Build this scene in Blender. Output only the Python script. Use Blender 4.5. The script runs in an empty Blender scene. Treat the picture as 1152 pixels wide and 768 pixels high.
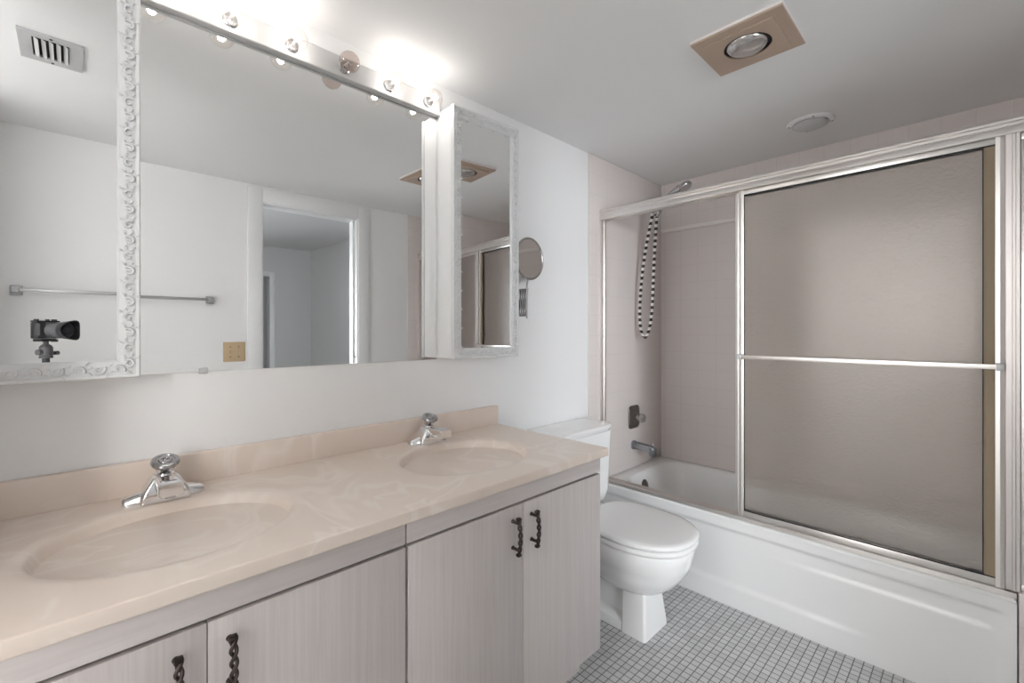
import bpy, bmesh, math, random
from mathutils import Vector, Matrix
PI = math.pi
R = math.radians
scn = bpy.context.scene
COL = scn.collection

# ------------------------------------------------------------------ camera, world, lights, exposure
F_PX, HORIZON, YAW = 508.374, 371.406, 0.7990
CAM = Vector((-1.2953, -1.4344, 1.1953))
cd = bpy.data.cameras.new('camera_view')
cam = bpy.data.objects.new('camera_view', cd)
COL.objects.link(cam)
cam.location = CAM
cam.rotation_euler = (PI / 2, 0, YAW - PI / 2)
cd.sensor_width = 36.0
cd.sensor_fit = 'HORIZONTAL'
cd.lens = 36.0 * F_PX / 1152.0
cd.shift_y = -(384 - HORIZON) / 1152.0
cd.clip_start = 0.01
scn.camera = cam

scn.view_settings.view_transform = 'Standard'
scn.view_settings.look = 'None'
scn.view_settings.gamma = 1.0
scn.view_settings.use_curve_mapping = False
scn.view_settings.exposure = 0.10
cy = scn.cycles
cy.max_bounces = 14
cy.diffuse_bounces = 8
cy.glossy_bounces = 8
cy.transmission_bounces = 10
cy.transparent_max_bounces = 12
cy.use_denoising = True
cy.sample_clamp_indirect = 6.0
cy.blur_glossy = 0.6

world = bpy.data.worlds.new('world')
world.use_nodes = True
world.node_tree.nodes['Background'].inputs[0].default_value = (0.75, 0.85, 1.0, 1)
world.node_tree.nodes['Background'].inputs[1].default_value = 0.3
scn.world = world

BULB_STRENGTH = 95.0
BULB_COLOR = (1.0, 0.955, 0.91)


def area_light(name, loc, target, sx, sy, power, color, spread=180):
    ld = bpy.data.lights.new(name, 'AREA')
    ld.shape = 'RECTANGLE'
    ld.size = sx
    ld.size_y = sy
    ld.energy = power
    ld.color = color
    ld.spread = R(spread)
    lo = bpy.data.objects.new(name, ld)
    COL.objects.link(lo)
    lo.location = loc
    d = Vector(target) - Vector(loc)
    lo.rotation_euler = d.to_track_quat('-Z', 'Y').to_euler()
    return lo


# daylight from the window of the room beyond the door
area_light('daylight_next_room', (-1.15, -4.05, 1.35), (-0.05, -1.8, 1.1), 1.6, 1.5, 17.5, (0.90, 0.95, 1.0), 60)
area_light('daylight_next_room_wide', (-0.62, -4.0, 1.35), (-0.10, -1.8, 1.15), 1.2, 1.6, 11.5, (0.90, 0.95, 1.0), 75)
# fill light in an added, unseen window behind the photographer
area_light('fill_added_window', (-2.74, -1.96, 1.46), (-2.95, 0.0, 1.46), 0.94, 1.06, 68.0, (0.95, 0.975, 1.0), 105)

# ------------------------------------------------------------------ dimensions
H = 2.133            # ceiling
XR, XF = -3.40, 1.444  # rear wall, tub back wall
YO = -1.815          # opposite wall
TX = 0.662           # where the wall tile starts


# ------------------------------------------------------------------ mesh helpers
def add_box(bm, x0, x1, y0, y1, z0, z1, bev=0.0, seg=2):
    t = bmesh.new()
    bmesh.ops.create_cube(t, size=1.0)
    for v in t.verts:
        v.co = Vector(((x0 + x1) / 2 + v.co.x * abs(x1 - x0), (y0 + y1) / 2 + v.co.y * abs(y1 - y0), (z0 + z1) / 2 + v.co.z * abs(z1 - z0)))
    if bev > 0:
        bmesh.ops.bevel(t, geom=list(t.edges), offset=bev, segments=seg, profile=0.5, affect='EDGES')
    merge(bm, t)
    return bm


def merge(bm, t, M=None):
    if M is not None:
        t.transform(M)
    vm = {}
    for v in t.verts:
        vm[v] = bm.verts.new(v.co)
    for f in t.faces:
        try:
            bm.faces.new([vm[v] for v in f.verts])
        except ValueError:
            pass
    t.free()


def ring_faces(bm, ra, rb, closed=True):
    n = len(ra)
    for i in range(n if closed else n - 1):
        j = (i + 1) % n
        bm.faces.new((ra[i], ra[j], rb[j], rb[i]))


def add_loft(bm, rings, cap0=True, cap1=True):
    """rings: list of lists of points, same count"""
    vr = [[bm.verts.new(p) for p in r] for r in rings]
    for a, b in zip(vr, vr[1:]):
        ring_faces(bm, a, b)
    if cap0:
        bm.faces.new(list(reversed(vr[0])))
    if cap1:
        bm.faces.new(vr[-1])
    return vr


def add_tube(bm, pts, rad, seg=10, caps=True, flat=1.0):
    pts = [Vector(p) for p in pts]
    n = len(pts)
    if not hasattr(rad, '__len__'):
        rad = [rad] * n
    tans = []
    for i in range(n):
        a = pts[max(0, i - 1)]
        b = pts[min(n - 1, i + 1)]
        tans.append((b - a).normalized())
    t = tans[0]
    up = Vector((0, 0, 1)) if abs(t.z) < 0.9 else Vector((1, 0, 0))
    nrm = (up - t * up.dot(t)).normalized()
    rings = []
    for i in range(n):
        t = tans[i]
        nrm = (nrm - t * nrm.dot(t))
        if nrm.length < 1e-6:
            nrm = t.orthogonal()
        nrm.normalize()
        bi = t.cross(nrm)
        rings.append([pts[i] + (nrm * math.cos(a) * flat + bi * math.sin(a)) * rad[i] for a in [2 * PI * k / seg for k in range(seg)]])
    add_loft(bm, rings, caps, caps)
    return bm


def add_lathe(bm, prof, M=None, seg=32, cap0=False, cap1=False, sx=1.0, sy=1.0):
    """prof: list of (r, z) around local z"""
    t = bmesh.new()
    rings = []
    for r, z in prof:
        rings.append([Vector((max(r, 1e-5) * sx * math.cos(2 * PI * k / seg), max(r, 1e-5) * sy * math.sin(2 * PI * k / seg), z)) for k in range(seg)])
    add_loft(t, rings, cap0, cap1)
    bmesh.ops.remove_doubles(t, verts=t.verts, dist=2e-5)
    merge(bm, t, M)
    return bm


def add_prism(bm, prof, axis, a, b):
    """closed 2-D profile extruded along an axis; profile coords are the two other axes in x,y,z order"""
    def pt(p, s):
        if axis == 'x':
            return Vector((s, p[0], p[1]))
        if axis == 'y':
            return Vector((p[0], s, p[1]))
        return Vector((p[0], p[1], s))
    add_loft(bm, [[pt(p, a) for p in prof], [pt(p, b) for p in prof]])
    return bm


def rrect(cx, cy, hx, hy, r, z, n=6):
    pts = []
    for (sx, sy, a0) in ((1, 1, 0), (-1, 1, 90), (-1, -1, 180), (1, -1, 270)):
        for k in range(n + 1):
            a = R(a0 + 90 * k / n)
            pts.append(Vector((cx + sx * (hx - r) + r * math.cos(a), cy + sy * (hy - r) + r * math.sin(a), z)))
    return pts


def axis_mat(origin, zdir, xdir=None):
    z = Vector(zdir).normalized()
    x = Vector(xdir) if xdir else z.orthogonal()
    x = (x - z * x.dot(z)).normalized()
    y = z.cross(x)
    m = Matrix((x, y, z)).transposed().to_4x4()
    m.translation = Vector(origin)
    return m


# ------------------------------------------------------------------ object helpers
def obj(name, bm, mat, parent=None, angle=35, label=None, kind=None):
    bmesh.ops.recalc_face_normals(bm, faces=bm.faces)
    me = bpy.data.meshes.new(name)
    bm.to_mesh(me)
    bm.free()
    for p in me.polygons:
        p.use_smooth = True
    me.set_sharp_from_angle(angle=R(angle))
    for m in (mat if isinstance(mat, (list, tuple)) else [mat]):
        me.materials.append(m)
    o = bpy.data.objects.new(name, me)
    COL.objects.link(o)
    if parent is not None:
        o.parent = parent
        top = parent
        T = Vector((0, 0, 0))
        while top is not None:
            T += Vector(top.location)
            top = top.parent
        # parts are written in place coordinates
        if parent.type == 'EMPTY':
            o.matrix_parent_inverse = Matrix.Translation(-Vector(parent.location))
    if label:
        o['label'] = label
    if kind:
        o['kind'] = kind
    return o


def thing(name, label, cat, loc=(0, 0, 0), group=None):
    o = bpy.data.objects.new(name, None)
    COL.objects.link(o)
    o.empty_display_size = 0.05
    o.location = loc
    o['label'] = label
    o['category'] = cat
    if group:
        o['group'] = group
    return o


def tag(o, label, cat, group=None):
    o['label'] = label
    o['category'] = cat
    if group:
        o['group'] = group
    return o


def struct(name, bm, mat, parent=None, angle=35):
    return obj(name, bm, mat, parent, angle, kind='structure')


def copy_tree(o, parent=None):
    c = o.copy()
    COL.objects.link(c)
    if parent is not None:
        c.parent = parent
        c.matrix_parent_inverse = o.matrix_parent_inverse.copy()
    for ch in [x for x in bpy.data.objects if x.parent == o]:
        copy_tree(ch, c)
    return c


# ------------------------------------------------------------------ materials
def new_mat(name):
    m = bpy.data.materials.new(name)
    m.use_nodes = True
    nt = m.node_tree
    b = nt.nodes['Principled BSDF']
    return m, nt, b


def simple(name, rgb, rough=0.5, metal=0.0, bump=0.0, bscale=200.0, coat=0.0, spec=0.5):
    m, nt, b = new_mat(name)
    b.inputs['Base Color'].default_value = (*rgb, 1)
    b.inputs['Roughness'].default_value = rough
    b.inputs['Metallic'].default_value = metal
    b.inputs['Coat Weight'].default_value = coat
    b.inputs['Coat Roughness'].default_value = 0.08
    b.inputs['Specular IOR Level'].default_value = spec
    tc = nt.nodes.new('ShaderNodeTexCoord')
    n = nt.nodes.new('ShaderNodeTexNoise')
    n.inputs['Scale'].default_value = bscale
    n.inputs['Detail'].default_value = 3
    nt.links.new(tc.outputs['Object'], n.inputs['Vector'])
    if bump > 0:
        bp = nt.nodes.new('ShaderNodeBump')
        bp.inputs['Strength'].default_value = bump
        bp.inputs['Distance'].default_value = 0.001
        nt.links.new(n.outputs['Fac'], bp.inputs['Height'])
        nt.links.new(bp.outputs['Normal'], b.inputs['Normal'])
    else:
        mr = nt.nodes.new('ShaderNodeMapRange')
        mr.inputs['To Min'].default_value = max(0.0, rough - 0.03)
        mr.inputs['To Max'].default_value = min(1.0, rough + 0.03)
        nt.links.new(n.outputs['Fac'], mr.inputs['Value'])
        nt.links.new(mr.outputs['Result'], b.inputs['Roughness'])
    return m


def tile_mat(name, c1, c2, grout, size, mortar, axes, rough=0.25, off=(0, 0), bump=0.3, var=0.5):
    m, nt, b = new_mat(name)
    L = nt.links.new
    tc = nt.nodes.new('ShaderNodeTexCoord')
    sp = nt.nodes.new('ShaderNodeSeparateXYZ')
    L(tc.outputs['Object'], sp.inputs[0])
    cb = nt.nodes.new('ShaderNodeCombineXYZ')
    for k, a in enumerate(axes):
        ad = nt.nodes.new('ShaderNodeMath')
        ad.operation = 'ADD'
        ad.inputs[1].default_value = 20 * size + off[k]
        L(sp.outputs['XYZ'.index(a)], ad.inputs[0])
        L(ad.outputs[0], cb.inputs[k])
    br = nt.nodes.new('ShaderNodeTexBrick')
    br.offset = 0.0
    br.squash = 1.0
    br.inputs['Color1'].default_value = (*c1, 1)
    br.inputs['Color2'].default_value = (*c2, 1)
    br.inputs['Mortar'].default_value = (*grout, 1)
    br.inputs['Scale'].default_value = 1.0
    br.inputs['Mortar Size'].default_value = mortar
    br.inputs['Mortar Smooth'].default_value = 0.25
    br.inputs['Bias'].default_value = 0.0
    br.inputs['Brick Width'].default_value = size
    br.inputs['Row Height'].default_value = size
    L(cb.outputs[0], br.inputs['Vector'])
    L(br.outputs['Color'], b.inputs['Base Color'])
    mr = nt.nodes.new('ShaderNodeMapRange')
    mr.inputs['To Min'].default_value = rough
    mr.inputs['To Max'].default_value = 0.8
    L(br.outputs['Fac'], mr.inputs['Value'])
    L(mr.outputs['Result'], b.inputs['Roughness'])
    inv = nt.nodes.new('ShaderNodeMath')
    inv.operation = 'SUBTRACT'
    inv.inputs[0].default_value = 1.0
    L(br.outputs['Fac'], inv.inputs[1])
    bp = nt.nodes.new('ShaderNodeBump')
    bp.inputs['Strength'].default_value = bump
    bp.inputs['Distance'].default_value = 0.001
    L(inv.outputs[0], bp.inputs['Height'])
    L(bp.outputs['Normal'], b.inputs['Normal'])
    return m


def wood_mat(name, horizontal=False):
    m, nt, b = new_mat(name)
    L = nt.links.new
    tc = nt.nodes.new('ShaderNodeTexCoord')
    mp = nt.nodes.new('ShaderNodeMapping')
    mp.inputs['Scale'].default_value = (3, 60, 60) if horizontal else (130, 130, 2.4)
    L(tc.outputs['Object'], mp.inputs['Vector'])
    n = nt.nodes.new('ShaderNodeTexNoise')
    n.inputs['Scale'].default_value = 1.0
    n.inputs['Detail'].default_value = 5
    n.inputs['Roughness'].default_value = 0.65
    n.inputs['Distortion'].default_value = 0.6
    L(mp.outputs[0], n.inputs['Vector'])
    cr = nt.nodes.new('ShaderNodeValToRGB')
    cr.color_ramp.elements[0].position = 0.30
    cr.color_ramp.elements[0].color = (0.585, 0.53, 0.515, 1)
    cr.color_ramp.elements[1].position = 0.62
    cr.color_ramp.elements[1].color = (0.655, 0.605, 0.59, 1)
    L(n.outputs['Fac'], cr.inputs['Fac'])
    L(cr.outputs['Color'], b.inputs['Base Color'])
    b.inputs['Roughness'].default_value = 0.45
    bp = nt.nodes.new('ShaderNodeBump')
    bp.inputs['Strength'].default_value = 0.06
    bp.inputs['Distance'].default_value = 0.001
    L(n.outputs['Fac'], bp.inputs['Height'])
    L(bp.outputs['Normal'], b.inputs['Normal'])
    return m


def marble_mat(name):
    m, nt, b = new_mat(name)
    L = nt.links.new
    tc = nt.nodes.new('ShaderNodeTexCoord')
    n1 = nt.nodes.new('ShaderNodeTexNoise')
    n1.inputs['Scale'].default_value = 1.6
    n1.inputs['Detail'].default_value = 2
    n1.inputs['Distortion'].default_value = 1.2
    L(tc.outputs['Object'], n1.inputs['Vector'])
    mx = nt.nodes.new('ShaderNodeMixRGB')
    mx.blend_type = 'ADD'
    mx.inputs['Fac'].default_value = 0.9
    L(tc.outputs['Object'], mx.inputs['Color1'])
    L(n1.outputs['Color'], mx.inputs['Color2'])
    w = nt.nodes.new('ShaderNodeTexNoise')
    w.inputs['Scale'].default_value = 1.7
    w.inputs['Detail'].default_value = 3
    w.inputs['Roughness'].default_value = 0.45
    w.inputs['Distortion'].default_value = 1.6
    L(mx.outputs['Color'], w.inputs['Vector'])
    cr = nt.nodes.new('ShaderNodeValToRGB')
    el = cr.color_ramp.elements
    el[0].position = 0.34
    el[0].color = (0.765, 0.655, 0.575, 1)
    el[1].position = 0.72
    el[1].color = (0.79, 0.685, 0.605, 1)
    e = el.new(0.50)
    e.color = (0.785, 0.68, 0.60, 1)
    e = el.new(0.545)
    e.color = (0.84, 0.75, 0.68, 1)
    e = el.new(0.575)
    e.color = (0.78, 0.675, 0.595, 1)
    L(w.outputs['Fac'], cr.inputs['Fac'])
    L(cr.outputs['Color'], b.inputs['Base Color'])
    b.inputs['Roughness'].default_value = 0.3
    b.inputs['Specular IOR Level'].default_value = 0.35
    b.inputs['Coat Weight'].default_value = 0.25
    b.inputs['Coat Roughness'].default_value = 0.08
    return m


def hammered_glass(name):
    """the textured face of a hammered pane: rough see-through plus gloss on a rippled surface"""
    m = bpy.data.materials.new(name)
    m.use_nodes = True
    nt = m.node_tree
    for n in list(nt.nodes):
        nt.nodes.remove(n)
    L = nt.links.new
    out = nt.nodes.new('ShaderNodeOutputMaterial')
    tc = nt.nodes.new('ShaderNodeTexCoord')
    mp = nt.nodes.new('ShaderNodeMapping')
    mp.inputs['Scale'].default_value = (1, 1.0, 1.5)
    L(tc.outputs['Object'], mp.inputs['Vector'])
    n = nt.nodes.new('ShaderNodeTexNoise')
    n.inputs['Scale'].default_value = 62
    n.inputs['Detail'].default_value = 1.5
    n.inputs['Distortion'].default_value = 0.8
    L(mp.outputs[0], n.inputs['Vector'])
    bp = nt.nodes.new('ShaderNodeBump')
    bp.inputs['Strength'].default_value = 0.6
    bp.inputs['Distance'].default_value = 0.004
    L(n.outputs['Fac'], bp.inputs['Height'])
    rf = nt.nodes.new('ShaderNodeBsdfRefraction')
    rf.inputs['Color'].default_value = (0.99, 0.97, 0.955, 1)
    rf.inputs['Roughness'].default_value = 0.42
    rf.inputs['IOR'].default_value = 1.12
    L(bp.outputs['Normal'], rf.inputs['Normal'])
    tr = nt.nodes.new('ShaderNodeBsdfTransparent')
    tr.inputs[0].default_value = (0.99, 0.97, 0.955, 1)
    df = nt.nodes.new('ShaderNodeBsdfTranslucent')
    df.inputs[0].default_value = (0.92, 0.91, 0.90, 1)
    gl = nt.nodes.new('ShaderNodeBsdfGlossy')
    gl.inputs['Roughness'].default_value = 0.16
    L(bp.outputs['Normal'], gl.inputs['Normal'])
    fr = nt.nodes.new('ShaderNodeFresnel')
    fr.inputs['IOR'].default_value = 1.34
    L(bp.outputs['Normal'], fr.inputs['Normal'])
    m1 = nt.nodes.new('ShaderNodeMixShader')
    m1.inputs[0].default_value = 0.30
    L(rf.outputs[0], m1.inputs[1])
    L(tr.outputs[0], m1.inputs[2])
    m2 = nt.nodes.new('ShaderNodeMixShader')
    m2.inputs[0].default_value = 0.10
    L(m1.outputs[0], m2.inputs[1])
    L(df.outputs[0], m2.inputs[2])
    m3 = nt.nodes.new('ShaderNodeMixShader')
    L(fr.outputs[0], m3.inputs[0])
    L(m2.outputs[0], m3.inputs[1])
    L(gl.outputs[0], m3.inputs[2])
    L(m3.outputs[0], out.inputs[0])
    return m


def clear_glass(name, tint=(1, 1, 1), edge=0.45):
    """thin clear glass: see-through with reflections that grow towards the rim"""
    m = bpy.data.materials.new(name)
    m.use_nodes = True
    nt = m.node_tree
    for n in list(nt.nodes):
        nt.nodes.remove(n)
    out = nt.nodes.new('ShaderNodeOutputMaterial')
    tr = nt.nodes.new('ShaderNodeBsdfTransparent')
    tr.inputs[0].default_value = (*tint, 1)
    gl = nt.nodes.new('ShaderNodeBsdfGlossy')
    gl.inputs['Roughness'].default_value = 0.02
    lw = nt.nodes.new('ShaderNodeLayerWeight')
    lw.inputs['Blend'].default_value = 0.5
    pw = nt.nodes.new('ShaderNodeMath')
    pw.operation = 'POWER'
    pw.inputs[1].default_value = 3.5
    mr = nt.nodes.new('ShaderNodeMapRange')
    mr.inputs['To Min'].default_value = 0.04
    mr.inputs['To Max'].default_value = edge
    nt.links.new(lw.outputs['Facing'], pw.inputs[0])
    nt.links.new(pw.outputs[0], mr.inputs['Value'])
    mx = nt.nodes.new('ShaderNodeMixShader')
    nt.links.new(mr.outputs['Result'], mx.inputs[0])
    nt.links.new(tr.outputs[0], mx.inputs[1])
    nt.links.new(gl.outputs[0], mx.inputs[2])
    nt.links.new(mx.outputs[0], out.inputs[0])
    return m


def emissive(name, rgb, strength):
    m, nt, b = new_mat(name)
    b.inputs['Base Color'].default_value = (0.8, 0.8, 0.8, 1)
    b.inputs['Emission Color'].default_value = (*rgb, 1)
    b.inputs['Emission Strength'].default_value = strength
    return m


def mirror_mat(name):
    m, nt, b = new_mat(name)
    b.inputs['Base Color'].default_value = (0.90, 0.905, 0.905, 1)
    b.inputs['Metallic'].default_value = 1.0
    b.inputs['Roughness'].default_value = 0.0
    return m


M_WALL = simple('white wall paint', (0.86, 0.86, 0.86), 0.55, bump=0.05, bscale=260)
M_CEIL = simple('white ceiling paint', (0.84, 0.845, 0.845), 0.8, bump=0.08, bscale=180)
M_TRIM = simple('white gloss trim', (0.85, 0.855, 0.86), 0.3)
TC1, TC2, TG = (0.74, 0.68, 0.655), (0.735, 0.675, 0.65), (0.69, 0.62, 0.59)
TG = (0.63, 0.575, 0.55)
M_TILE_XZ = tile_mat('taupe wall tile side', TC1, TC2, TG, 0.108, 0.0016, 'XZ', 0.22, (0.03, 0.02), 0.25)
M_TILE_YZ = tile_mat('taupe wall tile back', TC1, TC2, TG, 0.108, 0.0016, 'YZ', 0.22, (0.03, 0.02), 0.25)
M_TILE_XY = tile_mat('taupe wall tile flat', TC1, TC2, TG, 0.108, 0.0016, 'XY', 0.22, (0.03, 0.02), 0.25)
M_FLOOR = tile_mat('grey mosaic floor', (0.54, 0.545, 0.54), (0.64, 0.645, 0.64), (0.16, 0.16, 0.16), 0.0272, 0.0017, 'XY', 0.4, (0.004, 0.010), 0.4)
M_WOOD = wood_mat('pickled wood vertical grain')
M_WOODH = wood_mat('pickled wood horizontal grain', True)
M_MARBLE = marble_mat('cream cultured marble')
M_CHROME = simple('polished chrome', (0.82, 0.82, 0.83), 0.07, 1.0)
M_NICKEL = simple('aged satin chrome', (0.50, 0.49, 0.49), 0.22, 1.0)
M_ALU = simple('satin champagne aluminium', (0.80, 0.765, 0.74), 0.30, 1.0)
M_PORC = simple('white porcelain', (0.88, 0.88, 0.875), 0.12, coat=0.5)
M_TUB = simple('white tub enamel', (0.87, 0.87, 0.865), 0.18, coat=0.4)
M_SEAT = simple('white toilet seat plastic', (0.87, 0.87, 0.865), 0.22)
M_AGED = simple('aged dark chrome', (0.22, 0.205, 0.20), 0.3, 1.0)
M_STEEL = simple('blued chrome', (0.40, 0.42, 0.46), 0.16, 1.0)
M_BRUSH = simple('brushed chrome', (0.45, 0.45, 0.455), 0.45, 1.0)
M_CAPMETAL = simple('grey cap metal', (0.42, 0.42, 0.43), 0.18, 1.0)
M_IRON = simple('dark cast bronze', (0.07, 0.055, 0.05), 0.4, 0.8, bump=0.3, bscale=900)
M_BLACK = simple('black rubber', (0.02, 0.02, 0.02), 0.5)
M_DARK = simple('painted gap shade and dark screws', (0.03, 0.025, 0.022), 0.8)  # dark colour stands in for shade in gaps; also real dark screws
M_CAB = simple('white painted cabinet', (0.84, 0.845, 0.85), 0.35)
M_BAR = simple('white light bar enamel', (0.52, 0.52, 0.52), 0.4)
M_CARVE = simple('white carved moulding', (0.73, 0.735, 0.74), 0.4, bump=0.35, bscale=420)
M_MIRROR = mirror_mat('silvered mirror')
M_GLASS = hammered_glass('hammered frosted glass')
M_PANE = clear_glass('smooth pane face', (0.985, 0.99, 0.985))
M_CLEAR = clear_glass('clear bulb glass', (0.98, 0.96, 0.94))
M_SMOKE = clear_glass('unlit bulb glass', (0.84, 0.78, 0.75), 0.9)
M_LIT = emissive('lit filament', BULB_COLOR, BULB_STRENGTH)
M_ACRYL = clear_glass('clear acrylic', (0.90, 0.88, 0.87), 0.75)
M_TAN = simple('tan painted metal', (0.47, 0.36, 0.28), 0.4)
M_TANW = simple('tan trim edge white', (0.80, 0.76, 0.74), 0.4)
M_BROWNSEAL = simple('aged brown seal', (0.30, 0.235, 0.16), 0.6, bump=0.8, bscale=160)
M_GREYP = simple('grey plastic', (0.55, 0.555, 0.56), 0.45)
M_REG = simple('grey register metal', (0.50, 0.505, 0.51), 0.5)
M_ALMOND = simple('almond switch plate', (0.56, 0.42, 0.26), 0.4)
M_CAMBODY = simple('black camera body', (0.025, 0.025, 0.027), 0.45, bump=0.3, bscale=900)
M_CAMGREY = simple('grey lens barrel', (0.10, 0.10, 0.105), 0.4)
M_LENS = simple('lens glass coating', (0.03, 0.03, 0.045), 0.05)
M_CARPET = simple('beige carpet', (0.45, 0.42, 0.38), 0.95, bump=0.8, bscale=400)
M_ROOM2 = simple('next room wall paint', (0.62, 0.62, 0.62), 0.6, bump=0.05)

# ------------------------------------------------------------------ room shell
bm = bmesh.new()
add_box(bm, XR - 0.1, XF + 0.1, YO - 0.12, 0.1, -0.1, 0.0)
struct('floor', bm, M_FLOOR)
bm = bmesh.new()
add_box(bm, XR - 0.1, XF + 0.1, YO - 0.12, 0.1, H, H + 0.1)
struct('ceiling', bm, M_CEIL)
bm = bmesh.new()
add_box(bm, XR - 0.1, XF + 0.1, 0.0, 0.1, 0, H)
struct('wall_left', bm, M_WALL)
bm = bmesh.new()
add_box(bm, XR - 0.1, XR, YO, 0.0, 0, H)
struct('wall_rear', bm, M_WALL)
bm = bmesh.new()
add_box(bm, -1.64, -1.5245, -0.48, -0.0005, 0.0005, H - 0.0005)
struct('added_light_block_left', bm, M_WALL)  # unseen stub wall added to keep fill light off the sinks
bm = bmesh.new()
add_box(bm, -1.67, -1.56, YO + 0.0005, -1.44, 0.0005, H - 0.0005)
struct('added_light_block_right', bm, M_WALL)  # unseen stub wall added to shade the opposite wall from bounced fill
bm = bmesh.new()
add_box(bm, XF, XF + 0.1, YO, 0.0, 0, H)
struct('wall_front', bm, M_TILE_YZ)
# opposite wall with the doorway
DX0, DX1, DZ = -0.405, 0.232, 2.02
bm = bmesh.new()
WX0, WX1, WZ0, WZ1 = -3.22, -2.26, 0.92, 2.0
add_box(bm, WX1, DX0 - 0.02, YO - 0.12, YO, 0, H)
add_box(bm, XR - 0.1, WX0, YO - 0.12, YO, 0, H)
add_box(bm, WX0, WX1, YO - 0.12, YO, 0, WZ0)
add_box(bm, WX0, WX1, YO - 0.12, YO, WZ1, H)
add_box(bm, DX1 + 0.02, XF + 0.1, YO - 0.12, YO, 0, H)
add_box(bm, DX0 - 0.02, DX1 + 0.02, YO - 0.12, YO, DZ + 0.02, H)
struct('wall_right', bm, M_WALL)
# unseen window added to hold the fill light
bm = bmesh.new()
for (a, b_, c_, d_) in ((WX0, WX0 + 0.03, WZ0, WZ1), (WX1 - 0.03, WX1, WZ0, WZ1), (WX0 + 0.03, WX1 - 0.03, WZ0, WZ0 + 0.03), (WX0 + 0.03, WX1 - 0.03, WZ1 - 0.03, WZ1), (WX0 + 0.03, WX1 - 0.03, 1.445, 1.475)):
    add_box(bm, a, b_, YO - 0.09, YO - 0.055, c_, d_, 0.003)
add_box(bm, WX0 - 0.03, WX1 + 0.03, YO - 0.05, YO + 0.03, WZ0 - 0.02, WZ0 - 0.0005, 0.004)
win = struct('added_fill_window_1', bm, M_TRIM)
bm = bmesh.new()
add_box(bm, WX0 + 0.031, WX1 - 0.031, YO - 0.076, YO - 0.072, WZ0 + 0.031, 1.4445)
add_box(bm, WX0 + 0.031, WX1 - 0.031, YO - 0.076, YO - 0.072, 1.4755, WZ1 - 0.031)
obj('pane', bm, M_CLEAR, win)
# tile cladding of the tub recess
bm = bmesh.new()
add_box(bm, TX, XF, -0.008, -0.0005, 0, H - 0.001, 0.003)
struct('wall_left_tile', bm, M_TILE_XZ)
bm = bmesh.new()
add_box(bm, TX, XF, YO + 0.0005, YO + 0.008, 0, H - 0.001, 0.003)
struct('wall_right_tile', bm, M_TILE_XZ)
bm = bmesh.new()
add_box(bm, 0.743, XF, YO + 0.008, -1.523, 0, 0.405, 0.004)
struct('ledge_tile', bm, M_TILE_YZ)
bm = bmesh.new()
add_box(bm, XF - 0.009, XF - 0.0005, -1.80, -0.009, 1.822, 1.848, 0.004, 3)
struct('pale_band', bm, simple('pale wall band', (0.84, 0.80, 0.78), 0.2))  # pale raised band across the back wall
# door lining and casing
bm = bmesh.new()
for (a, b_) in ((DX0 - 0.02, DX0), (DX1, DX1 + 0.02)):
    add_box(bm, a, b_, YO - 0.125, YO + 0.004, 0, DZ + 0.02, 0.001)
add_box(bm, DX0, DX1, YO - 0.125, YO + 0.004, DZ, DZ + 0.02, 0.001)
add_box(bm, DX0 - 0.092, DX0 - 0.008, YO + 0.0005, YO + 0.016, 0, DZ + 0.092, 0.004)
add_box(bm, DX1 + 0.008, DX1 + 0.092, YO + 0.0005, YO + 0.016, 0, DZ + 0.092, 0.004)
add_box(bm, DX0 - 0.008, DX1 + 0.008, YO + 0.0005, YO + 0.016, DZ + 0.008, DZ + 0.092, 0.004)
add_box(bm, DX0, DX0 + 0.012, YO - 0.075, YO - 0.04, 0, DZ, 0.001)
add_box(bm, DX1 - 0.012, DX1, YO - 0.075, YO - 0.04, 0, DZ, 0.001)
trim = struct('trim_1', bm, M_TRIM)
bm = bmesh.new()
add_box(bm, DX1 - 0.0015, DX1 - 0.0002, YO - 0.036, YO - 0.008, 0.99, 1.05, 0.0005)
obj('strike_plate', bm, M_NICKEL, trim)
# next room
BX0, BX1, BY = -3.5, 0.74, -4.1
bm = bmesh.new()
add_box(bm, BX0 - 0.1, BX1 + 0.1, BY - 0.9, YO - 0.1205, -0.1, 0.0)
struct('floor_next_room', bm, M_CARPET)
bm = bmesh.new()
add_box(bm, BX0 - 0.1, BX1 + 0.1, BY - 0.9, YO - 0.121, H, H + 0.1)
struct('ceiling_next_room', bm, M_ROOM2)
CX0, CX1, CZ = 0.03, 0.292, 1.80
bm = bmesh.new()
add_box(bm, BX1, BX1 + 0.1, BY - 0.9, YO - 0.121, 0, H)
struct('wall_next_room_front', bm, M_ROOM2)
bm = bmesh.new()
add_box(bm, BX0 - 0.1, BX0, BY - 0.9, YO - 0.121, 0, H)
struct('wall_next_room_rear', bm, M_ROOM2)
bm = bmesh.new()
add_box(bm, CX1, BX1, BY - 0.1, BY, 0, H)
add_box(bm, BX0, CX0, BY - 0.1, BY, 0, H)
add_box(bm, CX0, CX1, BY - 0.1, BY, CZ, H)
struct('wall_next_room_right', bm, M_ROOM2)
bm = bmesh.new()
add_box(bm, BX0, BX1, BY - 0.9, BY - 0.8, 0, H)
struct('wall_next_room_closet', bm, M_ROOM2)
bm = bmesh.new()
add_box(bm, CX1 - 0.004, CX1 + 0.05, BY + 0.0005, BY + 0.014, 0, CZ + 0.05, 0.003)
add_box(bm, CX0 - 0.05, CX1 - 0.004, BY + 0.0005, BY + 0.014, CZ - 0.004, CZ + 0.05, 0.003)
add_box(bm, CX0 - 0.05, CX0 + 0.004, BY + 0.0005, BY + 0.014, 0, CZ - 0.004, 0.003)
struct('trim_3', bm, M_TRIM)

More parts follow.
